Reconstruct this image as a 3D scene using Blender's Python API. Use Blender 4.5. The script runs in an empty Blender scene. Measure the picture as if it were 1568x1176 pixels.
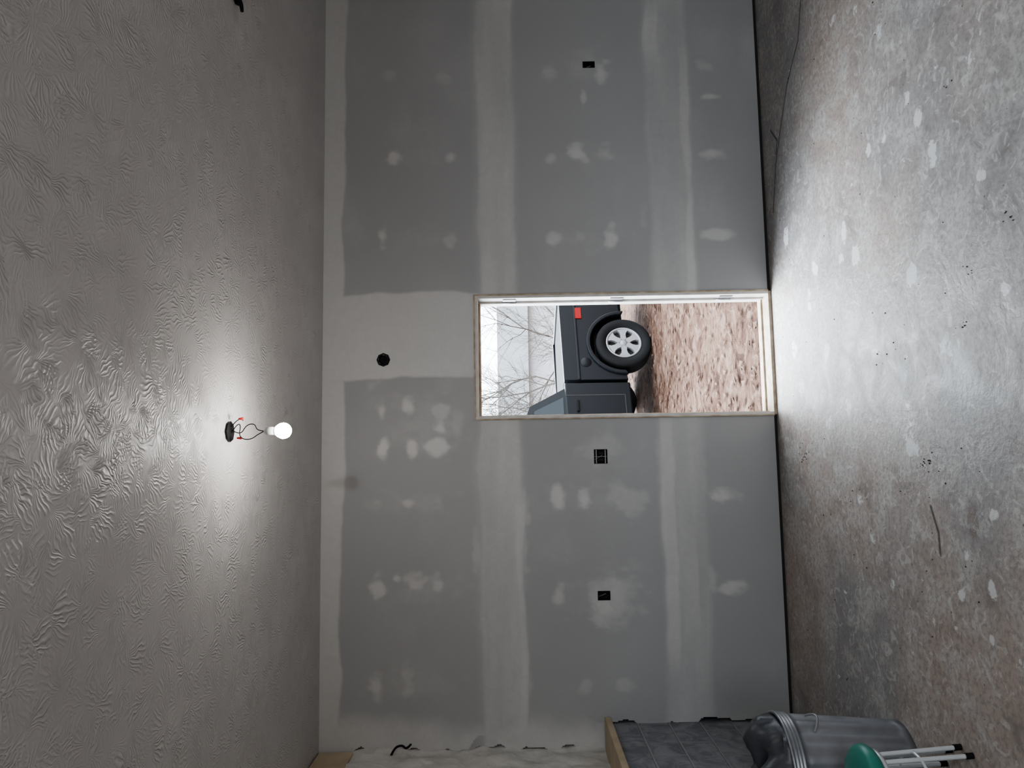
import bpy, bmesh, math, random
import numpy as np
from mathutils import Vector, Matrix, noise as mn
random.seed(4); rng=np.random.RandomState(7)
scene=bpy.context.scene; coll=scene.collection

# ---------------------------------------------------------------- camera
FPX=1178.0; YAW=math.radians(6.1); RHO=math.radians(1.0); PIT=math.radians(0.4); EYE=1.734; DW=5.15
HC=3.05
F=Vector((math.sin(YAW)*math.cos(PIT),math.cos(YAW)*math.cos(PIT),math.sin(PIT)))
R0=Vector((math.cos(YAW),-math.sin(YAW),0)); U0=R0.cross(F)
Xc=-math.sin(RHO)*R0-math.cos(RHO)*U0; Yc=math.cos(RHO)*R0-math.sin(RHO)*U0
EYEP=Vector((0,0,EYE))
def ray(px,py): return F*FPX+Xc*(px-784)+Yc*(588-py)
# survey helpers: measured photo point -> metric position on the wall / a horizontal plane
def WP(px,py,D=DW):
    d=ray(px,py); p=EYEP+d*(D/d.y); return p.x,p.z
def HP(px,py,z=0.0):
    d=ray(px,py); p=EYEP+d*((z-EYE)/d.z); return p.x,p.y
cam=bpy.data.cameras.new("camera"); cam.sensor_width=36; cam.lens=36*FPX/1568; cam.clip_start=0.05; cam.clip_end=300
co=bpy.data.objects.new("camera",cam); coll.objects.link(co)
M=Matrix((Xc,Yc,-F)).transposed().to_4x4(); M.translation=EYEP; co.matrix_world=M
scene.camera=co
try:
    scene.view_settings.view_transform='AgX'; scene.view_settings.look='AgX - Medium High Contrast'
except Exception as e: print(e)

# ---------------------------------------------------------------- materials
def mat(name,col,rough=0.6,metal=0.0,spec=0.5,bump=None,var=None,emit=None,coat=0):
    m=bpy.data.materials.new(name); m.use_nodes=True; nt=m.node_tree; b=nt.nodes["Principled BSDF"]
    b.inputs["Base Color"].default_value=(*col,1); b.inputs["Roughness"].default_value=rough
    b.inputs["Metallic"].default_value=metal; b.inputs["Specular IOR Level"].default_value=spec
    if coat: b.inputs["Coat Weight"].default_value=coat
    tc=nt.nodes.new("ShaderNodeTexCoord")
    if var:
        n=nt.nodes.new("ShaderNodeTexNoise"); n.inputs["Scale"].default_value=var[0]; n.inputs["Detail"].default_value=3
        nt.links.new(tc.outputs["Object"],n.inputs["Vector"])
        r=nt.nodes.new("ShaderNodeValToRGB"); r.color_ramp.elements[0].position=.3; r.color_ramp.elements[1].position=.7
        r.color_ramp.elements[0].color=(*col,1); r.color_ramp.elements[1].color=(*var[1],1)
        nt.links.new(n.outputs["Fac"],r.inputs["Fac"]); nt.links.new(r.outputs["Color"],b.inputs["Base Color"])
    if bump:
        n=nt.nodes.new("ShaderNodeTexNoise"); n.inputs["Scale"].default_value=bump[0]; n.inputs["Detail"].default_value=2
        nt.links.new(tc.outputs["Object"],n.inputs["Vector"])
        bp=nt.nodes.new("ShaderNodeBump"); bp.inputs["Strength"].default_value=bump[1]; bp.inputs["Distance"].default_value=bump[2]
        nt.links.new(n.outputs["Fac"],bp.inputs["Height"]); nt.links.new(bp.outputs["Normal"],b.inputs["Normal"])
    if emit:
        b.inputs["Emission Color"].default_value=(*emit[0],1); b.inputs["Emission Strength"].default_value=emit[1]
    return m
class NT:
    def __init__(s,m): s.nt=m.node_tree
    def n(s,t,**kw):
        x=s.nt.nodes.new(t)
        for k,v in kw.items():
            if hasattr(x,k): setattr(x,k,v)
        return x
    def l(s,a,b): s.nt.links.new(a,b)
    def math(s,op,a,b=None,c=None,clamp=False):
        x=s.nt.nodes.new("ShaderNodeMath"); x.operation=op; x.use_clamp=clamp
        for i,v in enumerate((a,b,c)):
            if v is None: continue
            if isinstance(v,(int,float)): x.inputs[i].default_value=v
            else: s.l(v,x.inputs[i])
        return x.outputs[0]
    def noise(s,vec,scale,detail=3,dist=0,rough=.5):
        x=s.nt.nodes.new("ShaderNodeTexNoise"); x.inputs["Scale"].default_value=scale; x.inputs["Detail"].default_value=detail
        x.inputs["Distortion"].default_value=dist; x.inputs["Roughness"].default_value=rough
        s.l(vec,x.inputs["Vector"]); return x.outputs["Fac"]
    def mix(s,f,a,b,mode='MIX'):
        x=s.nt.nodes.new("ShaderNodeMixRGB"); x.blend_type=mode
        for i,v in enumerate((f,a,b)):
            if isinstance(v,(int,float)): x.inputs[i].default_value=v
            elif isinstance(v,tuple): x.inputs[i].default_value=(*v,1)
            else: s.l(v,x.inputs[i])
        return x.outputs[0]
    def mapr(s,v,a,b,c,d):
        x=s.nt.nodes.new("ShaderNodeMapRange"); x.interpolation_type='SMOOTHSTEP'
        s.l(v,x.inputs[0])
        for i,q in enumerate((a,b,c,d)): x.inputs[i+1].default_value=q
        return x.outputs[0]

# ---------------------------------------------------------------- geometry helpers
def empty(name,loc=(0,0,0)):
    o=bpy.data.objects.new(name,None); coll.objects.link(o); o.location=loc; return o
def mesh(name,verts,faces,m=None,parent=None,smooth=False,loc=None):
    me=bpy.data.meshes.new(name); me.from_pydata([tuple(v) for v in verts],[],faces)
    bm=bmesh.new(); bm.from_mesh(me); bmesh.ops.recalc_face_normals(bm,faces=bm.faces); bm.to_mesh(me); bm.free()
    if smooth: me.polygons.foreach_set("use_smooth",[True]*len(me.polygons))
    o=bpy.data.objects.new(name,me); coll.objects.link(o)
    if m: me.materials.append(m)
    if parent: o.parent=parent
    if loc: o.location=loc
    return o
def bev(o,w,s=2):
    b=o.modifiers.new("bevel","BEVEL"); b.width=w; b.segments=s; b.limit_method='ANGLE'; b.angle_limit=math.radians(35); return o
def box(name,x0,x1,y0,y1,z0,z1,m=None,parent=None,bevel=0):
    v=[(x,y,z) for x in (x0,x1) for y in (y0,y1) for z in (z0,z1)]
    f=[(0,1,3,2),(4,6,7,5),(0,4,5,1),(2,3,7,6),(0,2,6,4),(1,5,7,3)]
    o=mesh(name,v,f,m,parent)
    if bevel: bev(o,bevel)
    return o
def prism(name,prof,y0,y1,m,parent=None,bevel=0,y0b=None):
    n=len(prof); v=[(x,y0,z) for x,z in prof]+[(x,y1,z) for x,z in prof]
    f=[tuple(range(n)),tuple(range(2*n-1,n-1,-1))]+[(i,(i+1)%n,(i+1)%n+n,i+n) for i in range(n)]
    o=mesh(name,v,f,m,parent)
    if bevel: bev(o,bevel)
    return o
def lathe(name,prof,seg=48,m=None,parent=None,axis='Z',loc=(0,0,0),smooth=True,fn=None):
    v=[];f=[];n=len(prof)
    for i in range(seg):
        a=2*math.pi*i/seg
        for j,(r,h) in enumerate(prof):
            if fn: r,h=fn(r,h,a,j)
            if axis=='Z': v.append((r*math.cos(a),r*math.sin(a),h))
            else: v.append((r*math.cos(a),h,r*math.sin(a)))
    for i in range(seg):
        k=(i+1)%seg
        for j in range(n-1): f.append((i*n+j,k*n+j,k*n+j+1,i*n+j+1))
    o=mesh(name,v,f,m,parent,smooth)
    bm=bmesh.new(); bm.from_mesh(o.data); bmesh.ops.remove_doubles(bm,verts=bm.verts,dist=1e-5)
    bmesh.ops.recalc_face_normals(bm,faces=bm.faces); bm.to_mesh(o.data); bm.free()
    o.location=loc; return o
def tube(name,pts,r,m,parent=None,res=8,rad=None,spline='POLY'):
    cu=bpy.data.curves.new(name,'CURVE'); cu.dimensions='3D'; cu.bevel_depth=r; cu.bevel_resolution=3; cu.use_fill_caps=True
    s=cu.splines.new('NURBS' if spline!='POLY' else 'POLY'); s.points.add(len(pts)-1)
    for i,p in enumerate(pts):
        s.points[i].co=(*p,1); s.points[i].radius=rad[i] if rad else 1
    if spline!='POLY': s.use_endpoint_u=True; s.order_u=3; s.resolution_u=res
    o=bpy.data.objects.new(name,cu); coll.objects.link(o); cu.materials.append(m)
    if parent: o.parent=parent
    return o
def lat(seed,n=257):
    return np.random.RandomState(seed).rand(n,n)
def vn(x,y,s,seed):
    L=lat(seed); n=L.shape[0]; x=x*s+50; y=y*s+50
    xi=np.floor(x).astype(int); yi=np.floor(y).astype(int); fx=x-xi; fy=y-yi
    fx=fx*fx*(3-2*fx); fy=fy*fy*(3-2*fy); a=lambda i,j:L[i%n,j%n]
    return (a(xi,yi)*(1-fx)*(1-fy)+a(xi+1,yi)*fx*(1-fy)+a(xi,yi+1)*(1-fx)*fy+a(xi+1,yi+1)*fx*fy)-.5
def fb(x,y,s,seed): return vn(x,y,s,seed)+.5*vn(x,y,2*s,seed+1)+.25*vn(x,y,4*s,seed+2)
def ss(a,b,x):
    t=np.clip((x-a)/(b-a),0,1); return t*t*(3-2*t)
def gridmesh(name,us,vs,place,keep,attrs,m,parent=None,smooth=True):
    U,V=np.meshgrid(us,vs,indexing='ij'); nu,nv=U.shape
    P=np.stack(place(U,V),-1).reshape(-1,3)
    idx=np.arange(nu*nv).reshape(nu,nv)
    q=np.stack([idx[:-1,:-1],idx[1:,:-1],idx[1:,1:],idx[:-1,1:]],-1)
    cu=(U[:-1,:-1]+U[1:,1:])/2; cv=(V[:-1,:-1]+V[1:,1:])/2
    if keep is not None: q=q[keep(cu,cv)]
    q=q.reshape(-1,4)
    me=bpy.data.meshes.new(name); me.vertices.add(len(P)); me.vertices.foreach_set("co",P.astype(np.float32).ravel())
    me.loops.add(len(q)*4); me.loops.foreach_set("vertex_index",q.ravel().astype(np.int32))
    me.polygons.add(len(q)); me.polygons.foreach_set("loop_start",np.arange(0,len(q)*4,4,dtype=np.int32))
    me.polygons.foreach_set("loop_total",np.full(len(q),4,dtype=np.int32))
    me.update(calc_edges=True); me.validate()
    if smooth: me.polygons.foreach_set("use_smooth",[True]*len(me.polygons))
    for k,fn in attrs.items():
        a=me.attributes.new(k,'FLOAT','POINT'); a.data.foreach_set("value",fn(U,V).astype(np.float32).ravel())
    o=bpy.data.objects.new(name,me); coll.objects.link(o); me.materials.append(m)
    if parent: o.parent=parent
    return o

# ---------------------------------------------------------------- basic materials
M_wood=mat("pine_wood",(.36,.29,.20),.7,var=(6,(.48,.40,.29)),bump=(40,.2,.002))
M_white=mat("white_paint",(.60,.59,.565),.5,var=(12,(.46,.44,.41)))
M_black=mat("black_plastic",(.008,.008,.009),.6,spec=.25)
M_dark=mat("dark_void",(.03,.028,.026),.9)
M_shell=mat("shell_plaster",(.46,.45,.44),.85)
M_steel=mat("galvanized_steel",(.36,.37,.39),.42,.6,var=(9,(.26,.27,.29)))
M_foil=mat("grey_hinge",(.30,.30,.31),.4,.6)

# drywall
M_dry=bpy.data.materials.new("drywall_taped"); M_dry.use_nodes=True; k=NT(M_dry); bs=k.nt.nodes["Principled BSDF"]
g=k.n("ShaderNodeNewGeometry"); at=k.n("ShaderNodeAttribute"); at.attribute_name="mud"
n1=k.noise(g.outputs["Position"],14,4,1.2,.65); n2=k.noise(g.outputs["Position"],1.2,2)
f1=k.math('MULTIPLY_ADD',k.math('SUBTRACT',n1,.5),.22,at.outputs["Fac"])
f1=k.mapr(f1,.02,1.0,0,1)
paper=k.mix(n2,(.295,.295,.292),(.35,.35,.346)); mud=k.mix(n1,(.45,.447,.432),(.52,.516,.50))
k.l(k.mix(f1,paper,mud),bs.inputs["Base Color"]); 
k.l(k.mapr(f1,0,1,.52,.42),bs.inputs["Roughness"]); bs.inputs["Specular IOR Level"].default_value=.5

# ceiling: brush-stomped texture (short curved fans of ridges)
M_ceil=bpy.data.materials.new("stomped_ceiling_texture"); M_ceil.use_nodes=True; k=NT(M_ceil); bs=k.nt.nodes["Principled BSDF"]
g=k.n("ShaderNodeNewGeometry"); sep=k.n("ShaderNodeSeparateXYZ"); k.l(g.outputs["Position"],sep.inputs[0])
cb=k.n("ShaderNodeCombineXYZ"); k.l(sep.outputs[0],cb.inputs[0]); k.l(sep.outputs[1],cb.inputs[1])
wn=k.n("ShaderNodeTexNoise"); wn.noise_dimensions='2D'; wn.inputs["Scale"].default_value=18; wn.inputs["Detail"].default_value=1; k.l(cb.outputs[0],wn.inputs["Vector"])
wsc=k.n("ShaderNodeVectorMath",operation='SCALE'); k.l(wn.outputs["Color"],wsc.inputs[0]); wsc.inputs["Scale"].default_value=.035
wad=k.n("ShaderNodeVectorMath",operation='ADD'); k.l(cb.outputs[0],wad.inputs[0]); k.l(wsc.outputs[0],wad.inputs[1])
def fan(scale,off,apex,pitch):
    va=k.n("ShaderNodeVectorMath",operation='ADD'); k.l(wad.outputs[0],va.inputs[0]); va.inputs[1].default_value=off
    vo=k.n("ShaderNodeTexVoronoi"); vo.voronoi_dimensions='2D'; vo.inputs["Scale"].default_value=scale
    k.l(va.outputs[0],vo.inputs["Vector"])
    sb=k.n("ShaderNodeVectorMath",operation='SUBTRACT'); k.l(va.outputs[0],sb.inputs[0]); k.l(vo.outputs["Position"],sb.inputs[1])
    s2=k.n("ShaderNodeSeparateXYZ"); k.l(sb.outputs[0],s2.inputs[0])
    sc=k.n("ShaderNodeSeparateColor"); k.l(vo.outputs["Color"],sc.inputs[0])
    th=k.math('MULTIPLY',sc.outputs[0],6.283); c_=k.math('COSINE',th); s_=k.math('SINE',th)
    u=k.math('ADD',k.math('MULTIPLY',s2.outputs[0],c_),k.math('MULTIPLY',s2.outputs[1],s_))
    v=k.math('SUBTRACT',k.math('MULTIPLY',s2.outputs[1],c_),k.math('MULTIPLY',s2.outputs[0],s_))
    ang=k.math('ARCTAN2',v,k.math('ADD',u,apex))
    s=k.math('SINE',k.math('MULTIPLY',ang,6.283*apex/pitch))
    s=k.math('POWER',k.math('MULTIPLY_ADD',s,.5,.5),1.8)
    fade=k.mapr(vo.outputs["Distance"],.25,.75,1,.1)
    return k.math('MULTIPLY',k.math('MULTIPLY',s,fade),k.math('MULTIPLY_ADD',sc.outputs[1],.8,.2))
hA=fan(11,(0,0,0),.070,.0140); hB=fan(9,(3.3,7.7,0),.085,.0155)
h=k.math('MAXIMUM',hA,hB)
nl=k.n("ShaderNodeTexNoise"); nl.noise_dimensions='2D'; nl.inputs["Scale"].default_value=2.6; nl.inputs["Detail"].default_value=2; k.l(cb.outputs[0],nl.inputs["Vector"])
pat=k.mapr(nl.outputs["Fac"],.36,.64,.55,1)
hh=k.math('ADD',k.math('MULTIPLY',h,pat),k.math('MULTIPLY',nl.outputs["Fac"],1.0))
bp=k.n("ShaderNodeBump"); bp.inputs["Strength"].default_value=.9; bp.inputs["Distance"].default_value=.0040
k.l(hh,bp.inputs["Height"]); k.l(bp.outputs["Normal"],bs.inputs["Normal"])
cc=k.mix(nl.outputs["Fac"],(.43,.415,.405),(.54,.525,.513))
k.l(cc,bs.inputs["Base Color"]); bs.inputs["Roughness"].default_value=.5; bs.inputs["Specular IOR Level"].default_value=.5

# floor
M_floor=bpy.data.materials.new("worn_concrete"); M_floor.use_nodes=True; k=NT(M_floor); bs=k.nt.nodes["Principled BSDF"]
g=k.n("ShaderNodeNewGeometry"); P=g.outputs["Position"]
a1=k.n("ShaderNodeAttribute"); a1.attribute_name="splat"; a2=k.n("ShaderNodeAttribute"); a2.attribute_name="crack"; a3=k.n("ShaderNodeAttribute"); a3.attribute_name="tone"
a4=k.n("ShaderNodeAttribute"); a4.attribute_name="stain"
med=k.noise(P,5,5,.6,.6); fine=k.noise(P,38,4,.3,.7); scf=k.noise(P,13,5,1.8,.6)
base=k.mix(k.mapr(a3.outputs["Fac"],.32,.66,0,1),(.27,.262,.258),(.37,.31,.272))
base=k.mix(k.mapr(med,.42,.68,0,.75),base,(.43,.415,.395))
base=k.mix(k.mapr(med,.28,.42,.65,0),base,(.19,.165,.15))
base=k.mix(k.mapr(fine,.42,.66,0,.6),base,(.18,.165,.155))
base=k.mix(k.mapr(scf,.55,.64,0,.5),base,(.52,.51,.495))
sp1=k.mapr(k.math('ADD',a1.outputs["Fac"],k.math('MULTIPLY',k.math('SUBTRACT',k.math('ADD',k.math('MULTIPLY',fine,.5),k.math('MULTIPLY',scf,.5)),.5),2.8)),.38,.62,0,.85)
base=k.mix(sp1,base,(.60,.605,.605))
base=k.mix(k.mapr(k.math('ADD',a4.outputs["Fac"],k.math('MULTIPLY',k.math('SUBTRACT',scf,.5),2.5)),.5,.95,0,.6),base,(.13,.09,.07))
ck=k.mapr(k.math('ADD',a2.outputs["Fac"],k.math('MULTIPLY',k.math('SUBTRACT',fine,.5),.014)),.005,.011,.9,0)
base=k.mix(ck,base,(.05,.046,.043))
pits=k.n("ShaderNodeTexVoronoi"); pits.inputs["Scale"].default_value=26; k.l(P,pits.inputs["Vector"])
pc=k.n("ShaderNodeSeparateColor"); k.l(pits.outputs["Color"],pc.inputs[0])
pm=k.math('LESS_THAN',pits.outputs["Distance"],k.mapr(pc.outputs[0],.88,1,0,.15))
base=k.mix(k.math('MULTIPLY',pm,.75),base,(.08,.07,.065))
k.l(base,bs.inputs["Base Color"]); k.l(k.mapr(med,.3,.7,.44,.62),bs.inputs["Roughness"]); bs.inputs["Specular IOR Level"].default_value=.45
bp=k.n("ShaderNodeBump"); bp.inputs["Strength"].default_value=.6; bp.inputs["Distance"].default_value=.006
k.l(k.math('ADD',k.math('MULTIPLY',med,2.0),k.math('MULTIPLY',fine,.6)),bp.inputs["Height"])
k.l(bp.outputs["Normal"],bs.inputs["Normal"])

# ---------------------------------------------------------------- room shell
XL,XR,YB=-1.81,4.2,-3.0
DX0,DX1,DZ=.31,1.164,2.022
def spots(lst): return [(*WP(a,b),max(c2,5)*.0050,max(c1,4)*.0050,s) for a,b,c1,c2,s in lst]
SP=spots([(595,117,10,10,.4),(677,117,12,10,.4),(602,243,10,9,.95),(690,241,9,9,.8),(585,366,7,12,.95),(690,368,10,14,.5),(840,110,12,12,.45),
(920,108,12,18,.8),(893,151,4,12,.7),(843,243,8,8,.65),(882,235,13,13,.95),(926,235,14,15,.65),(848,366,10,9,.75),(890,362,12,12,.4),(934,362,9,14,.95),
(1085,102,14,10,.5),(1085,148,16,5,.8),(1090,235,14,8,.8),(1100,360,22,9,.75),(585,632,7,14,.85),(628,624,9,17,1),(676,628,12,11,.6),(587,688,8,18,1),
(630,686,8,14,.8),(667,685,14,14,1),(673,656,9,8,.85),(575,770,14,12,.4),(626,772,10,10,.75),(672,768,12,12,.5),(856,760,9,17,1),(895,764,10,20,1),
(955,762,25,24,.5),(1109,760,18,9,1),(578,905,10,14,.9),(608,886,6,6,.85),(632,888,14,12,.75),(672,897,9,14,.7),(855,912,8,14,.7),(940,915,38,34,.6),  # broad last blob: window reflection on the wall, painted into the mud mask
(928,928,10,12,.8),(1118,902,17,10,.9),(1090,890,10,24,.6),(577,1052,9,18,.75),(625,1040,10,20,.5),(810,1050,8,20,.5),(900,1050,12,15,.45),(955,1045,14,10,.5),
(985,330,8,18,.5),(1075,300,6,60,.25),(920,690,30,26,.4),(800,830,8,60,.5),(860,850,40,40,.2),(730,850,7,30,.5),(590,560,26,22,.5),(700,650,10,30,.4),(1075,730,6,40,.4),
(1010,700,6,60,.4),(900,100,26,24,.3),(1048,380,8,22,.6),(765,420,26,40,.5),(650,905,64,20,.28),(640,770,64,22,.28),(650,1045,60,22,.25),(640,240,70,20,.2),(640,366,70,20,.2),(900,240,70,22,.2),(900,365,70,20,.22),(650,650,60,55,.3),(900,760,70,30,.25),(930,905,60,50,.25)])
def mud_and_glare_f(X,Z):
    w=fb(X,Z,3,11)*.05; e=fb(X,Z,1.1,31)*.10; m=np.zeros_like(X)
    st=fb(X*.5,Z*4,3,71)*.25; lf=fb(X,Z,1.3,301)*.9
    def band(z0,z1,s,soft=.015,a=0):
        zz=Z+w*.6
        return s*ss(z0-soft-e*.25,z0+soft-e*.25,zz)*(1-ss(z1-soft+e*.25,z1+soft+e*.25,zz))
    m=np.maximum(m,band(2.905,3.3,.85,.018))
    m=np.maximum(m,band(1.715,2.0,.6+st,.028))
    m=np.maximum(m,band(1.69,2.03,.25,.03))
    m=np.maximum(m,band(1.70,1.76,.75+st,.016)*ss(.0,-.3,X))
    lo=np.maximum(band(.49,.81,.45+st*.8,.035),np.maximum(band(.69,.80,np.clip(.6+st+lf,.2,.9),.025),band(.50,.57,np.clip(.45+st-lf,.1,.85),.025)))
    m=np.maximum(m,lo)
    m=np.maximum(m,band(.56,.69,.8,.02)*ss(.3,-.1,X)*np.clip(.5+lf,0,.8))
    pt=ss(.60-.02,.60+.02,X+w)*(1-ss(1.165,1.20,X+w))*ss(1.9,1.99,Z)*.95
    m=np.maximum(m,pt)
    m=np.maximum(m,.8*ss(-1.5,-1.75,X+w*2)*(fb(X,Z,2,5)>0))
    n=fb(X,Z,9,3)*.9+fb(X,Z*.6,22,13)*.6
    for (x,z,rx,rz,s) in SP:
        d=np.sqrt(((X-x)/rx)**2+((Z-z)/rz)**2)+n
        m=np.maximum(m,s*(1-ss(.15,1.6,d)))
    haze=np.clip(fb(X,Z,1.7,91)+fb(X*.4,Z,6,97)*.3,0,1)*.42
    m=np.maximum(m,haze)
    return m
HOLES=[]
for px,py,hx,hz in [(901,99,.024,.041),(920,699,.048,.044),(925,912,.030,.041)]:
    x,z=WP(px,py); HOLES.append((x-hx,x+hx,z-hz,z+hz))
ox,oz=WP(587,551)
def snap(arr,vals):
    for v in vals:
        i=np.argmin(abs(arr-v)); arr[i]=v
    return arr
us=snap(np.arange(-1.93,4.2001,.0075),[DX0,DX1]+[h for q in HOLES for h in q[:2]])
vs=snap(np.append(np.arange(.022,3.05,.0075),3.05),[DZ]+[h for q in HOLES for h in q[2:]])
def keep(X,Z):
    k_=~((X>DX0)&(X<DX1)&(Z<DZ))
    for a,b,c,d in HOLES: k_&=~((X>a)&(X<b)&(Z>c)&(Z<d))
    k_&=((X-ox)**2+(Z-oz)**2)>.036**2
    r=fb(X*0+1,Z,9,44)*.05
    k_&=~((Z<1.2)&(X<-1.645+r)); k_&=~((Z>=1.2)&(X<-1.81+r))
    return k_
wall=gridmesh("wall_back",us,vs,lambda U,V:(U,U*0+DW+fb(U,V,.8,8)*.004,V),keep,{"mud":mud_and_glare_f},M_dry)
for nm,a in {"sheathing_left":(-2.2,DX0-.0+.005,0,3.2),"sheathing_right":(DX1-.005,4.4,0,3.2),"sheathing_over_door":(DX0+.005,DX1-.005,DZ-.005,3.2)}.items():
    box(nm,a[0],a[1],DW+.07,DW+.16,a[2],a[3],M_dark,wall)
box("sole_plate",-2.0,DX0,DW+.012,DW+.07,0.0,.02,M_dark,wall); box("sole_plate_b",DX1,4.2,DW+.012,DW+.07,0.0,.02,M_dark,wall)

# electrical boxes recessed in the wall
def recess(name,x0,x1,z0,z1,gangs=1,stuff=False):
    e=empty(name,((x0+x1)/2,DW,(z0+z1)/2)); hx=(x1-x0)/2; hz=(z1-z0)/2; t=.003
    box("box_left",-hx,-hx+t,-.001,.05,-hz,hz,M_black,e); box("box_right",hx-t,hx,-.001,.05,-hz,hz,M_black,e)
    box("box_top",-hx+t,hx-t,-.001,.05,hz-t,hz,M_black,e); box("box_bottom",-hx+t,hx-t,-.001,.05,-hz,-hz+t,M_black,e)
    box("box_rear",-hx+t,hx-t,.047,.05,-hz+t,hz-t,M_black,e)
    m=mat(name+"_cable",(.3,.3,.28),.5); 
    tube("cable",[(-hx*.4,.045,hz*.8),(0,.03,0),(hx*.3,.035,-hz*.4)],.002,m,e,spline='N')
    if stuff:
        for q in (-1,1): box("switch_yoke",q*.022-.010,q*.022+.010,.0,.02,-.018,.018,M_black,e,.002)
        box("divider",-.0015,.0015,.01,.04,-hz,hz,m,e); 
        for q in (-1,1): box("strap",-hx,hx,.001,.004,q*.030-.003,q*.030+.003,m,e)
recess("electrical_outlet_box",*HOLES[0]); recess("electrical_switch_box",*HOLES[1],stuff=True); recess("electrical_outlet_box",*HOLES[2])
e=empty("round_junction_box",(ox,DW,oz))
lathe("box_rim",[(.036,.05),(.036,-.002),(.046,-.003),(.047,.0),(.038,.001),(.038,.05)],8,M_black,e,axis='Y',smooth=False)
lathe("box_rear",[(0,.048),(.037,.048),(.037,.05),(0,.05)],8,M_black,e,axis='Y',smooth=False)
tube("wire",[(0,.045,0),(.012,-.01,.01),(-.008,-.02,-.012)],.003,M_black,e,spline='N')

# floor / ceiling / other walls
FS=[(1389,148,6,14,1),(1406,182,5,10,1),(1428,236,8,18,1),(1502,270,8,10,.9),(1486,90,7,18,.6),(1293,358,4,18,1),(1288,395,5,10,1),(1310,392,5,14,1),(1395,420,8,17,.9),
(1540,443,5,8,.9),(1452,530,14,20,.65),(1267,540,4,12,1),(1396,683,9,24,.8),(1524,787,7,9,1),(1520,905,6,12,.8),(1473,912,5,10,.8),(1367,898,5,12,.7),(1519,980,4,8,1),
(1455,490,4,12,.8),(1247,412,4,10,.9),(1203,360,3,20,.9),(1240,450,4,12,.6),(1228,590,5,12,.7),(1215,540,4,14,.7),(1318,765,5,14,.6),(1345,50,5,14,.6),(1275,32,4,10,.7),(1310,15,4,8,.7),
(1240,470,3,10,.8),(1330,230,3,8,.8),(1352,215,4,7,.7),(1335,820,5,10,.5),(1500,40,5,30,.5),(1390,620,3,8,.8),(1270,650,4,12,.6),(1300,620,4,10,.6),(1480,850,4,8,.6),(1430,950,4,8,.6)]
def toF(L,a_,b_):
    out=[]
    for a,b,c1,c2,s in L:
        x,y=HP(a,b); x2,y2=HP(a+c1,b); x3,y3=HP(a,b+c2); out.append((x,y,abs(x3-x)*.9+a_,abs(y2-y)*.9+b_,s))
    return out
FSP=toF(FS,.004,.006)
STN=toF([(1490,795,12,34,.8),(1560,680,25,25,.7),(1500,1075,10,24,.6),(1270,830,8,40,.6),(1480,600,10,20,.4),(1550,350,12,25,.4),(1180,330,3,12,.7),(1400,80,20,40,.4),(1250,1000,10,60,.5),(1340,950,12,40,.45)],0,0)
for i in range(120):
    FSP.append((rng.uniform(-1.6,4),rng.uniform(1.8,5.1),rng.uniform(.004,.012),rng.uniform(.006,.026),rng.uniform(.35,.7)))
def dabs(L,seed):
    def fn(X,Y):
        m=np.zeros_like(X); n=fb(X,Y,12,seed)*.9
        for x,y,rx,ry,s in L:
            sl=(abs(X-x)<3*rx+.05)&(abs(Y-y)<3*ry+.05)
            d=np.sqrt(((X[sl]-x)/rx)**2+((Y[sl]-y)/ry)**2)+n[sl]
            m[sl]=np.maximum(m[sl],s*(1-ss(.3,1.7,d)))
        return m
    return fn
CR=[[HP(a,b) for a,b in L] for L in ([(1226,0),(1222,60),(1205,130),(1196,190),(1188,250),(1184,325)],[(1425,775),(1437,815),(1440,850)],[(1180,200),(1190,215),(1188,235)])]
def crack(X,Y):
    d=np.full(X.shape,9.0)
    for L in CR:
        for (x0,y0),(x1,y1) in zip(L[:-1],L[1:]):
            dx,dy=x1-x0,y1-y0; t=np.clip(((X-x0)*dx+(Y-y0)*dy)/(dx*dx+dy*dy),0,1)
            d=np.minimum(d,np.hypot(X-x0-t*dx,Y-y0-t*dy))
    return d
floor=gridmesh("floor",np.linspace(-2.1,4.3,600),np.linspace(YB-.1,DW+.07,760),lambda U,V:(U,V,U*0),None,{"splat":dabs(FSP,61),"stain":dabs(STN,67),"crack":crack,"tone":lambda X,Y:.5+fb(X,Y,1.0,123)*.6},M_floor)
ceil=box("ceiling",-2.2,4.4,YB-.2,DW+.16,HC,HC+.12,M_ceil)
box("wall_right",XR,XR+.15,YB-.1,DW+.07,0,HC,M_shell)
wx0,wx1,wz0,wz1=-.6,2.6,.75,2.25
wf=box("wall_front",-2.2,wx0,YB-.15,YB,0,HC,M_shell)
box("panel_a",wx1,4.35,YB-.15,YB,0,HC,M_shell,wf); box("panel_b",wx0,wx1,YB-.15,YB,0,wz0,M_shell,wf); box("panel_c",wx0,wx1,YB-.15,YB,wz1,HC,M_shell,wf)
w=empty("window_1",(1.0,YB-.07,1.5))
for a in ((-1.6,-1.55,-.75,.75),(1.55,1.6,-.75,.75),(-1.55,1.55,-.75,-.7),(-1.55,1.55,.7,.75),(-.55,-.51,-.7,.7),(.51,.55,-.7,.7)): box("frame",a[0],a[1],-.05,.05,a[2],a[3],M_white,w)
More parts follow.
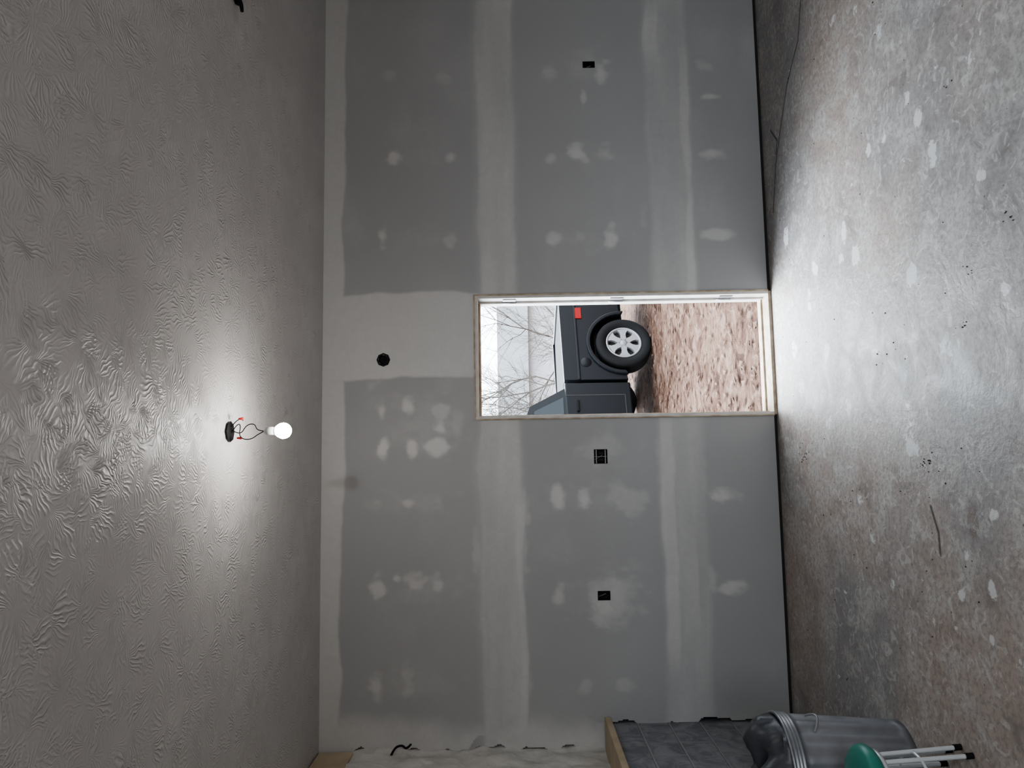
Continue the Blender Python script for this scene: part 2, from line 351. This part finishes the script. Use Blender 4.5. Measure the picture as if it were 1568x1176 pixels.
# left wall
wl=box("wall_left",-2.2,-1.93,YB-.1,DW+.07,0,HC,M_shell)
M_ins=mat("spray_insulation",(.47,.46,.43),.9,var=(9,(.56,.55,.52)),bump=(22,.7,.01))
gridmesh("wall_insulation",np.linspace(2.2,DW+.05,300),np.linspace(1.15,2.84,160),
  lambda U,V:(-1.805+fb(U,V,3,15)*.04+fb(U,V,9,19)*.02,U,V),None,{},M_ins)
box("top_plate_beam",-1.92,-1.795,2.0,DW-.03,2.82,3.04,M_wood,bevel=.006)
M_blk=bpy.data.materials.new("grey_block"); M_blk.use_nodes=True; k=NT(M_blk); bs=k.nt.nodes["Principled BSDF"]
g=k.n("ShaderNodeNewGeometry"); s3=k.n("ShaderNodeSeparateXYZ"); k.l(g.outputs["Position"],s3.inputs[0]); c3=k.n("ShaderNodeCombineXYZ"); k.l(s3.outputs[1],c3.inputs[0]); k.l(s3.outputs[2],c3.inputs[1])
br=k.n("ShaderNodeTexBrick"); k.l(c3.outputs[0],br.inputs["Vector"]); br.inputs["Scale"].default_value=1; br.inputs["Brick Width"].default_value=.4; br.inputs["Row Height"].default_value=.2
br.inputs["Mortar Size"].default_value=.008; br.inputs["Mortar Smooth"].default_value=.4
n1=k.noise(g.outputs["Position"],7,4,1,.65)
col=k.mix(k.mapr(n1,.35,.65,0,1),(.16,.165,.185),(.27,.275,.295)); k.l(k.mix(br.outputs["Fac"],col,(.29,.29,.30)),bs.inputs["Base Color"]); bs.inputs["Roughness"].default_value=.8
bp=k.n("ShaderNodeBump"); bp.inputs["Strength"].default_value=.7; bp.inputs["Distance"].default_value=.01; k.l(k.math('SUBTRACT',n1,br.outputs["Fac"]),bp.inputs["Height"]); k.l(bp.outputs["Normal"],bs.inputs["Normal"])
box("wall_knee_block",-1.93,-1.655,2.0,DW+.06,0,1.175,M_blk)
box("trim_1",-1.93,-1.60,1.9,DW-.04,1.175,1.215,M_wood,bevel=.004)
tube("loose_cable",[(-1.87,5.1,2.60),(-1.76,5.06,2.56),(-1.73,5.05,2.50),(-1.76,5.04,2.47),(-1.72,5.02,2.44)],.007,M_black,spline='N')

# ---------------------------------------------------------------- door frame
d=empty("door_1",((DX0+DX1)/2,DW,0)); cx=(DX0+DX1)/2
hw=(DX1-DX0)/2
def jb(n,a,b,y0,y1,z0,z1,m,bv=.002): return box(n,a,b,y0,y1,z0,z1,m,d,bv)
M_edge=mat("raw_board_edge",(.30,.23,.16),.8,var=(15,(.48,.42,.34)))
jb("jamb_left",-hw+.006,-hw+.026,-.004,.20,.02,DZ-.006,M_white); jb("jamb_right",hw-.026,hw-.006,-.004,.20,.02,DZ-.006,M_white)
jb("jamb_head",-hw+.026,hw-.026,-.004,.20,DZ-.026,DZ-.006,M_white)
jb("threshold",-hw+.006,hw-.006,-.005,.20,.0,.022,M_edge)
for s in (-1,1): jb("raw_edge",s*(hw-.003)-.005,s*(hw-.003)+.005,-.012,.004,.02,DZ,M_edge)
jb("raw_edge_head",-hw,hw,-.012,.004,DZ-.008,DZ+.003,M_edge)
jb("stop_left",-hw+.026,-hw+.036,.09,.20,.022,DZ-.026,M_edge); jb("stop_right",hw-.040,hw-.026,.11,.20,.022,DZ-.026,M_white); jb("stop_head",-hw+.036,hw-.040,.09,.20,DZ-.038,DZ-.026,M_edge)
jb("sill_plate",-hw+.026,hw-.026,.13,.20,.022,.034,M_edge)
for px in (780,943,1108):
    z=WP(px,466,5.25)[1]; jb("hinge",hw-.032,hw-.025,.03,.105,z-.045,z+.045,M_foil,.001)
    lathe("hinge_pin",[(0,-.048),(.006,-.048),(.006,.048),(0,.048)],12,M_foil,d,loc=(hw-.036,.105,z))

# ---------------------------------------------------------------- hanging bulb
bx,by=HP(350,661,HC)
hb=empty("added_fill_bulb",(bx,by,HC))
M_bulb=mat("bulb_glow",(.9,.9,.88),.3,emit=((1,.97,.93),290)); M_sock=mat("socket_grey",(.22,.23,.23),.5); M_red=mat("red_wire_nut",(.45,.03,.02),.4)
M_bulbbase=mat("bulb_collar",(.5,.5,.48),.4)
lathe("junction_box",[(0,-.001),(.040,-.001),(.046,-.004),(.048,-.010),(.030,-.012),(0,-.012)],8,M_black,hb,smooth=False)
bl=Vector((.0,.0,-.25)); 
lathe("socket",[(0,.088),(.010,.088),(.016,.078),(.018,.070),(.018,.045),(.014,.040),(0,.040)],24,M_sock,hb,loc=bl)
lathe("bulb_collar",[(.013,.05),(.015,.042),(.020,.034)],32,M_bulbbase,hb,loc=bl)
lathe("bulb_globe",[(.020,.034),(.028,.024)]+[(.036*math.cos(a),.036*math.sin(a)) for a in np.linspace(.5,-math.pi/2,14)],24,M_bulb,hb,loc=bl)
tube("wire_black",[(.01,0,-.01),(-.02,.01,-.05),(.03,.0,-.08),(.035,0,-.12),(.0,.0,-.13),(0,0,-.17)],.0022,M_black,hb,spline='N')
tube("wire_white",[(-.01,0,-.01),(.03,.01,-.03),(.035,-.01,-.06),(-.03,-.01,-.05),(-.04,0,-.10),(-.01,.0,-.14),(0,0,-.165)],.0022,M_black,hb,spline='N')
tube("wire_loop",[(.02,0,-.01),(.045,0,-.03),(.06,.01,-.05),(.05,.0,-.065)],.0022,M_black,hb,spline='N')
for (x,z) in ((.058,-.055),(-.03,-.05)): 
    o=lathe("wire_nut",[(0,.012),(.004,.011),(.007,-.01),(0,-.011)],12,M_red,hb,loc=(x,0,z))
# second box with capped black cable
x2,y2=HP(360,-8,HC); cbx=empty("ceiling_cable_box",(x2,y2,HC))
lathe("junction_box",[(0,-.001),(.045,-.001),(.05,-.006),(.0,-.012)],8,M_black,cbx,smooth=False)
tube("cable_tail",[(0,0,-.005),(-.02,0,-.02),(-.055,0,-.032),(-.085,0,-.035)],.010,M_black,cbx,rad=[.6,1,1,.8],spline='N')
# unseen bulb added behind the camera as fill light for the room
h2=empty("added_fill_bulb",(.9,-1.0,HC))
lathe("junction_box",[(0,-.001),(.04,-.001),(.048,-.01),(0,-.012)],8,M_black,h2,smooth=False)
lathe("socket",[(0,-.01),(.018,-.01),(.018,-.30),(0,-.30)],24,M_sock,h2)
M_fill_bulb=mat("fill_bulb_glow",(.9,.9,.9),.3,emit=((.95,.975,1),820))
lathe("bulb_globe",[(.012,-.30),(.0385,-.335)]+[(.06*math.cos(a),-.375+.06*math.sin(a)) for a in np.linspace(.6,-math.pi/2,12)],20,M_fill_bulb,h2)

# ---------------------------------------------------------------- trash can
tc=empty("trash_can",(-1.40,3.71,0))
H=.56; r0,r1=.198,.236
prof=[(0,.02),(r0-.01,.02),(r0-.008,0),(r0+.004,0),(r0+.004,.03)]
zs=np.linspace(.035,H-.05,26)
for z in zs: prof.append((r0+(r1-r0)*z/H,z))
for z in (H-.05,H-.035,H-.02): prof+= [(r0+(r1-r0)*z/H+.002,z),(r0+(r1-r0)*z/H+.008,z+.005),(r0+(r1-r0)*z/H+.002,z+.010)]
prof+=[(r1+.002,H-.002),(r1+.011,H),(r1+.011,H+.008),(r1+.003,H+.011),(r1-.006,H+.005),(r1-.012,H-.05),(r0-.012,.03),(0,.03)]
def rib(r,h,a,j):
    if 5<=j<5+26 and .05<h<H-.06: r+= .0045*math.copysign(abs(math.sin(a*16))**.6,math.sin(a*16))
    return r,h
lathe("can_body",prof,256,M_steel,tc,fn=rib)
ca,sa=math.cos(-.3),math.sin(-.3); pts=[]
for t in np.linspace(-1,1,9): pts.append((ca*(r1+.035*(1-t*t)-.008)-sa*.06*t,sa*(r1+.035*(1-t*t)-.008)+ca*.06*t,H*.78-.03*(1-t*t)))
tube("handle",pts,.005,M_steel,tc)
M_bag=mat("black_bag",(.055,.058,.068),.4,bump=(25,.4,.008))
def crumple(r,h,a,j):
    p=Vector((math.cos(a)*2.2,math.sin(a)*2.2,h*9)); q=mn.noise(p)*.5+mn.noise(p*2.3)*.3
    return max(0,r*(1+q*.28)),h+q*.05*(j>1)+ (.03*math.sin(a*3) if j>2 else 0)
lathe("trash_bag",[(r1-.03,H-.08),(r1-.012,H-.01),(r1-.01,H+.02),(r1-.03,H+.05),(r1-.05,H+.08),(r1-.09,H+.11),(r1-.14,H+.10),(.05,H+.08),(0,H+.07)],64,M_bag,tc,fn=crumple)

# ---------------------------------------------------------------- stool
st=empty("round_stool",(-1.29,3.17,0)); M_green=mat("green_vinyl",(.03,.21,.165),.4,bump=(30,.15,.003)); M_leg=mat("white_enamel_tube",(.62,.64,.65),.3,.2)
lathe("seat",[(0,.360),(.14,.360),(.165,.367),(.175,.385),(.172,.405),(.155,.420),(.10,.427),(0,.429)],48,M_green,st)
lathe("seat_ring",[(.12,.345),(.155,.345),(.155,.361),(.12,.361)],40,M_leg,st)
for i in range(12):
    a=math.radians(12+30*i); c_,s_=math.cos(a),math.sin(a)
    tube("leg_%d"%(i+1),[(c_*.13,s_*.13,.36),(c_*.135,s_*.135,.30),(c_*.155,s_*.155,.02)],.009,M_leg,st)
    tube("foot_%d"%(i+1),[(c_*.155,s_*.155,.03),(c_*.157,s_*.157,0.0)],.012,M_black,st)
pts=[(.143*math.cos(a),.143*math.sin(a),.20) for a in np.linspace(0,2*math.pi,33)]
tube("foot_ring",pts,.006,M_leg,st)

# ---------------------------------------------------------------- debris crumbs
def crumbs(name,n,m,where,smin,smax):
    bm=bmesh.new()
    for i in range(n):
        x,y=where(); s=rng.uniform(smin,smax)
        g_=bmesh.ops.create_icosphere(bm,subdivisions=1,radius=s)
        for v in g_['verts']:
            v.co+=Vector(rng.uniform(-.3,.3,3)*s); v.co.z*=.6; v.co+=Vector((x,y,s*.45))
    me=bpy.data.meshes.new(name); bm.to_mesh(me); bm.free(); me.materials.append(m)
    o=bpy.data.objects.new(name,me); coll.objects.link(o)
cl=[(1232,702,14),(1418,708,12),(1430,720,6),(1350,545,4),(1480,418,6),(1452,135,3),(1475,500,5),(1365,540,4),(1230,690,8),(1540,330,5)]
pool=[HP(a+rng.normal()*6,b+rng.normal()*8) for a,b,c in cl for _ in range(c)]+[(rng.uniform(-1.4,3.2),rng.uniform(2.2,5.0)) for _ in range(110)]
it=iter(pool); M_crumb=mat("dark_grit",(.035,.03,.028),.9)
crumbs("floor_grit",len(pool),M_crumb,lambda:next(it),.0015,.0042)

# ---------------------------------------------------------------- outdoors
GZ=-.08
M_gr=bpy.data.materials.new("leafy_dirt"); M_gr.use_nodes=True; k=NT(M_gr); bs=k.nt.nodes["Principled BSDF"]
g=k.n("ShaderNodeNewGeometry"); P=g.outputs["Position"]
a=k.noise(P,1.3,4,1,.65); b=k.noise(P,6,5,.8,.65)
c=k.mix(k.mapr(a,.35,.65,0,1),(.070,.036,.023),(.105,.062,.044)); c=k.mix(k.mapr(b,.50,.60,0,.8),c,(.15,.10,.077)); c=k.mix(k.mapr(b,.38,.46,.85,0),c,(.028,.011,.007))
k.l(c,bs.inputs["Base Color"]); bs.inputs["Roughness"].default_value=.9; bs.inputs["Specular IOR Level"].default_value=.12
bp=k.n("ShaderNodeBump"); bp.inputs["Strength"].default_value=1; bp.inputs["Distance"].default_value=.06; k.l(b,bp.inputs["Height"]); k.l(bp.outputs["Normal"],bs.inputs["Normal"])
def gz(U,V): return GZ-1.6*ss(13.5,19,V)+fb(U,V,1.5,77)*.03*ss(5.4,6.5,V)
gnd=gridmesh("ground",np.linspace(-25,35,240),np.concatenate([np.linspace(DW+.17,14,180),np.linspace(14.2,90,60)]),lambda U,V:(U,V,gz(U,V)),None,{},M_gr)
gridmesh("ground_behind",np.linspace(-25,35,20),np.linspace(-60,YB-.16,20),lambda U,V:(U,V,U*0+GZ),None,{},M_gr,gnd)
# leaves
V=[];Fc=[]
for i in range(800):
    y=5.5+rng.rand()**1.3*7; x=.2+ (y-1)*.12+rng.normal()*.9; s=rng.uniform(.02,.055); an=rng.uniform(0,6.28); t=rng.uniform(-.4,.4)
    z=float(gz(np.array([[x]]),np.array([[y]]))[0,0])+.012; b0=len(V)
    for (u,v,w_) in ((-1,0,0),(-.2,.55,.25),(1,0,.1),(-.2,-.55,.25)):
        V.append((x+s*(u*math.cos(an)-v*math.sin(an)),y+s*(u*math.sin(an)+v*math.cos(an)),z+s*(w_+t*v*.5+.1)))
    Fc.append((b0,b0+1,b0+2,b0+3))
M_leaf=mat("dry_leaf",(.08,.04,.025),.8,var=(3,(.17,.115,.09)),spec=.1)
mesh("fallen_leaves",V,Fc,M_leaf)

# pickup truck --------------------------------------------------
TH=math.radians(24)
tr=empty("pickup_truck",(1.60,10.30,GZ)); fdir=Vector((-math.cos(TH),-math.sin(TH),0))
tr.rotation_euler=(0,0,math.atan2(fdir.y,fdir.x))
OY=-.83
M_tr=mat("charcoal_car_paint",(.007,.008,.010),.35,.0,spec=.16); M_gl=mat("car_glass",(.012,.016,.02),.08,spec=.25); M_ty=mat("tyre_rubber",(.010,.010,.0105),.85,bump=(60,.3,.003),spec=.2)
M_al=mat("alloy",(.25,.255,.265),.4,.4,spec=.3); M_tl=mat("tail_lens_red",(.22,.006,.005),.3,spec=.2); M_cl=mat("headlight_lens",(.5,.52,.55),.1); M_tb=mat("black_trim",(.005,.005,.0055),.7,spec=.15)
def arc(cx_,cz,r,a0,a1,n=14): return [(cx_+r*math.cos(a),cz+r*math.sin(a)) for a in np.linspace(a0,a1,n)]
A=.45; ZC=.38
bedp=[(-1.15,.50),(-.9,.42)]+[(-A-.01,.40)]+arc(0,ZC,A,math.pi,0)+[(.57,.36),(.57,1.20),(-1.15,1.235)]
cabp=[(.61,.34),(2.53,.34)]+arc(3.0,ZC,A,math.pi,0)+[(3.55,.36),(3.86,.42),(3.93,.6),(3.90,.92),(3.80,1.02),(2.40,1.17),(.61,1.20)]
for s,nm in ((1,"near"),(-1,"far")):
    y0=OY+s*.90; prism("bed_side_"+nm,bedp,y0,y0-s*.09,M_tr,tr,.02)
    prism("cab_side_"+nm,cabp,y0,y0-s*.10,M_tr,tr,.02)
    prism("shoulder_line_"+nm,[(-1.12,1.0),(.57,.98),(.57,1.02),(-1.12,1.04)],y0-s*.01,y0+s*.014,M_tr,tr,.012)
    for cxx in (0,3.0):
        o=prism("wheel_flare_"+nm,arc(cxx,ZC,A+.05,math.pi*1.02,-.02*math.pi,20)+arc(cxx,ZC,A-.005,0,math.pi,20),y0+s*.035,y0-s*.02,M_tr,tr,.012)
    for (xx,zz0,zz1) in ((.80,.42,1.19),(1.95,.42,1.17)): box("door_gap_"+nm,xx-.006,xx+.006,y0-.004,y0+.004,zz0,zz1,M_dark,tr)
    box("door_gap_low_"+nm,.80,1.95,y0-.004,y0+.004,.42,.43,M_dark,tr)
    box("door_handle_"+nm,.88,1.04,y0+(0 if s>0 else -.03),y0+(.03 if s>0 else 0),1.02,1.055,M_tb,tr,.008)
    box("side_mirror_"+nm,2.0,2.12,y0+(.0 if s>0 else -.22),y0+(.22 if s>0 else 0),1.20,1.36,M_tb,tr,.03)
    box("tail_light_"+nm,-1.165,-1.02,y0-.05*(s>0)-.03*(s<0) ,y0+.012*(s>0)+.05*(s<0)-.03*(s<0),.80,1.12,M_tl,tr,.01)
    box("side_marker_"+nm,-.58,-.40,y0-.004-.01*(s<0),y0+.014*(s>0)+.004*(s<0),.92,1.02,M_tl,tr,.006)
    box("headlight_"+nm,3.72,3.92,y0-.30*(s>0),y0+.30*(s<0),.72,.88,M_cl,tr,.02)
    lathe("fuel_cap_"+nm,[(0,.004),(.07,.004),(.075,0),(0,0)],24,M_tr,tr,axis='Y',loc=(.30,y0,.90))
box("bed_floor",-1.1,.55,OY-.80,OY+.80,.70,.76,M_tb,tr); box("bed_front",.50,.57,OY-.82,OY+.82,.42,1.19,M_tr,tr,.01)
box("tailgate",-1.15,-1.08,OY-.82,OY+.82,.58,1.23,M_tr,tr,.015); box("rear_bumper",-1.32,-1.14,OY-.86,OY+.86,.42,.60,M_tb,tr,.03)
box("tonneau_cover",-1.09,.52,OY-.80,OY+.80,1.17,1.20,M_tb,tr,.01)
box("chassis",-1.0,3.6,OY-.45,OY+.45,.30,.60,M_tb,tr); box("cab_core",.62,2.6,OY-.81,OY+.81,.36,1.15,M_tr,tr)
prism("hood",[(2.38,.9),(3.84,.9),(3.80,1.02),(3.6,1.08),(2.40,1.18)],OY-.82,OY+.82,M_tr,tr,.03)
box("grille",3.80,3.94,OY-.55,OY+.55,.55,.92,M_tb,tr,.02); box("front_bumper",3.80,4.02,OY-.88,OY+.88,.38,.56,M_tb,tr,.04)
def gy(z): return .86-(z-1.18)/.56*.17
gp=[(.66,1.17),(.86,1.66),(1.0,1.705),(1.75,1.71),(1.92,1.66),(2.52,1.16)]
v=[(x,OY+gy(z),z) for x,z in gp]+[(x,OY-gy(z),z) for x,z in gp]; n=6
mesh("cab_greenhouse",v,[tuple(range(n)),tuple(range(2*n-1,n-1,-1))]+[(i,(i+1)%n,(i+1)%n+n,i+n) for i in range(n)],M_tr,tr)
for s in (1,-1):
    for nm,q in (("rear_quarter_glass",[(.80,1.22),(.94,1.60),(1.10,1.61),(1.10,1.22)]),("door_glass",[(1.16,1.22),(1.16,1.62),(1.84,1.61),(2.30,1.22)])):
        mesh(nm,[(x,OY+s*(gy(z)+.006),z) for x,z in q],[(0,1,2,3)],M_gl,tr)
mesh("windshield",[(2.49,OY+.76,1.20),(2.49,OY-.76,1.20),(1.965,OY-.62,1.635),(1.965,OY+.62,1.635)],[(0,1,2,3)],M_gl,tr)
mesh("rear_glass",[(.665,OY+.7,1.22),(.665,OY-.7,1.22),(.83,OY-.6,1.62),(.83,OY+.6,1.62)],[(0,1,2,3)],M_gl,tr)
RW=.375
for i,(wx,s) in enumerate(((0,1),(0,-1),(3.0,1),(3.0,-1))):
    wy=OY+s*.80; we=empty("wheel_%d"%(i+1),(wx,wy,RW)); we.parent=tr
    if s<0: we.rotation_euler=(0,0,math.pi)
    lathe("tyre",[(.235,-.10),(.30,-.125),(.35,-.125),(.372,-.105),(.375,-.05),(.375,.05),(.372,.105),(.35,.125),(.30,.125),(.235,.10),(.225,.0),(.235,-.10)],64,M_ty,we,axis='Y')
    lathe("rim",[(.238,.105),(.225,.112),(.212,.100),(.20,.06),(.20,-.09)],48,M_al,we,axis='Y')
    lathe("hub_back",[(0,.04),(.205,.04)],32,M_dark,we,axis='Y')
    lathe("hub_cap",[(0,.105),(.03,.104),(.055,.095),(.06,.06)],24,M_al,we,axis='Y')
    for k_ in range(6):
        a0=k_*math.pi/3; vv=[];
        for (r,wd) in ((.045,.042),(.12,.034),(.165,.045),(.21,.085)):
            for q in (-1,1):
                for yy in (.10-.0*(r),.05):
                    vv.append((r*math.cos(a0)-q*wd*math.sin(a0),yy,r*math.sin(a0)+q*wd*math.cos(a0)))
        ff=[]
        for j in range(3):
            b0=j*4; ff+=[(b0,b0+2,b0+6,b0+4),(b0,b0+4,b0+5,b0+1),(b0+2,b0+3,b0+7,b0+6)]
        mesh("spoke_%d"%(k_+1),vv,ff,M_al,we)

# neighbouring house
M_sid=mat("white_siding",(.45,.46,.48),.7); M_roof=mat("grey_roof",(.10,.105,.11),.85,spec=.2)
hs=empty("neighbour_house",(5.2,31,-1.68))
box("walls",-6,6,0,7,0,3.05,M_sid,hs); 
prism_v=[(-6.5,-.4,2.95),(6.5,-.4,2.95),(6.5,7.4,2.95),(-6.5,7.4,2.95),(-5.5,3.5,4.3),(6.0,3.5,4.3)]
mesh("roof",prism_v,[(0,1,5,4),(2,3,4,5),(1,2,5),(3,0,4),(0,3,2,1)],M_roof,hs)
for x in (-4,4.5): box("window_pane",x-.5,x+.5,-.03,0,1.1,2.2,M_gl,hs)
# bare trees
M_bark=mat("bark",(.10,.09,.08),.9,spec=.1)
def tree(name,loc,h,seed,tilt=.35):
    rr=random.Random(seed); cu=bpy.data.curves.new(name,'CURVE'); cu.dimensions='3D'; cu.bevel_depth=1; cu.bevel_resolution=1
    def branch(p,d_,L,r,lv):
        pts=[(p.copy(),r)]; n=5
        for i in range(n):
            d_=(d_+Vector((rr.gauss(0,.16),rr.gauss(0,.16),rr.gauss(.04,.1)))).normalized(); p=p+d_*L/n; pts.append((p.copy(),r*(1-.13*(i+1))))
            if lv<4 and (i>0 or lv>0):
                for _ in range(1 if lv<2 else rr.choice((1,2))):
                    ax=Vector((rr.gauss(0,1),rr.gauss(0,1),rr.gauss(0,.4))).normalized()
                    branch(p.copy(),(d_+ax*rr.uniform(.55,1.0)).normalized(),L*rr.uniform(.5,.75),r*.5,lv+1)
        s=cu.splines.new('POLY'); s.points.add(len(pts)-1)
        for q,(pp,ra) in zip(s.points,pts): q.co=(*pp,1); q.radius=ra
    branch(Vector((0,0,0)),Vector((tilt*.3,0,1)),h*.55,.042,0)
    o=bpy.data.objects.new(name,cu); coll.objects.link(o); cu.materials.append(M_bark); o.location=loc
tree("bare_tree",(1.1,15.0,-.9),4.4,3); tree("bare_tree",(2.6,19,-1.7),6.5,8); tree("bare_tree",(.6,20,-1.7),6,33)

# ---------------------------------------------------------------- sky light: overcast, brighter where the sun sits behind the cloud
w=bpy.data.worlds.new("overcast"); scene.world=w; w.use_nodes=True; nt=w.node_tree; bg=nt.nodes["Background"]; k=NT(w)
tcx=k.n("ShaderNodeTexCoord"); dt=k.n("ShaderNodeVectorMath",operation='DOT_PRODUCT'); k.l(tcx.outputs["Generated"],dt.inputs[0])
sd=Vector((-.36,.72,.68)).normalized(); dt.inputs[1].default_value=sd
lobe=k.math('POWER',k.math('MAXIMUM',dt.outputs["Value"],0.0),8.0)
bg.inputs["Color"].default_value=(.84,.92,1.0,1); k.l(k.math('MULTIPLY_ADD',lobe,48.0,7.0),bg.inputs["Strength"])
def portal(name,loc,rot,sx,sy):
    l=bpy.data.lights.new(name,'AREA'); l.shape='RECTANGLE'; l.size=sx; l.size_y=sy; l.cycles.is_portal=True
    o=bpy.data.objects.new(name,l); coll.objects.link(o); o.location=loc; o.rotation_euler=rot
portal("door_sky_portal",((DX0+DX1)/2,DW+.24,1.02),(math.radians(-90),0,0),.80,1.96)
portal("window_sky_portal",(1.0,YB-.16,1.5),(math.radians(90),0,0),3.1,1.4)
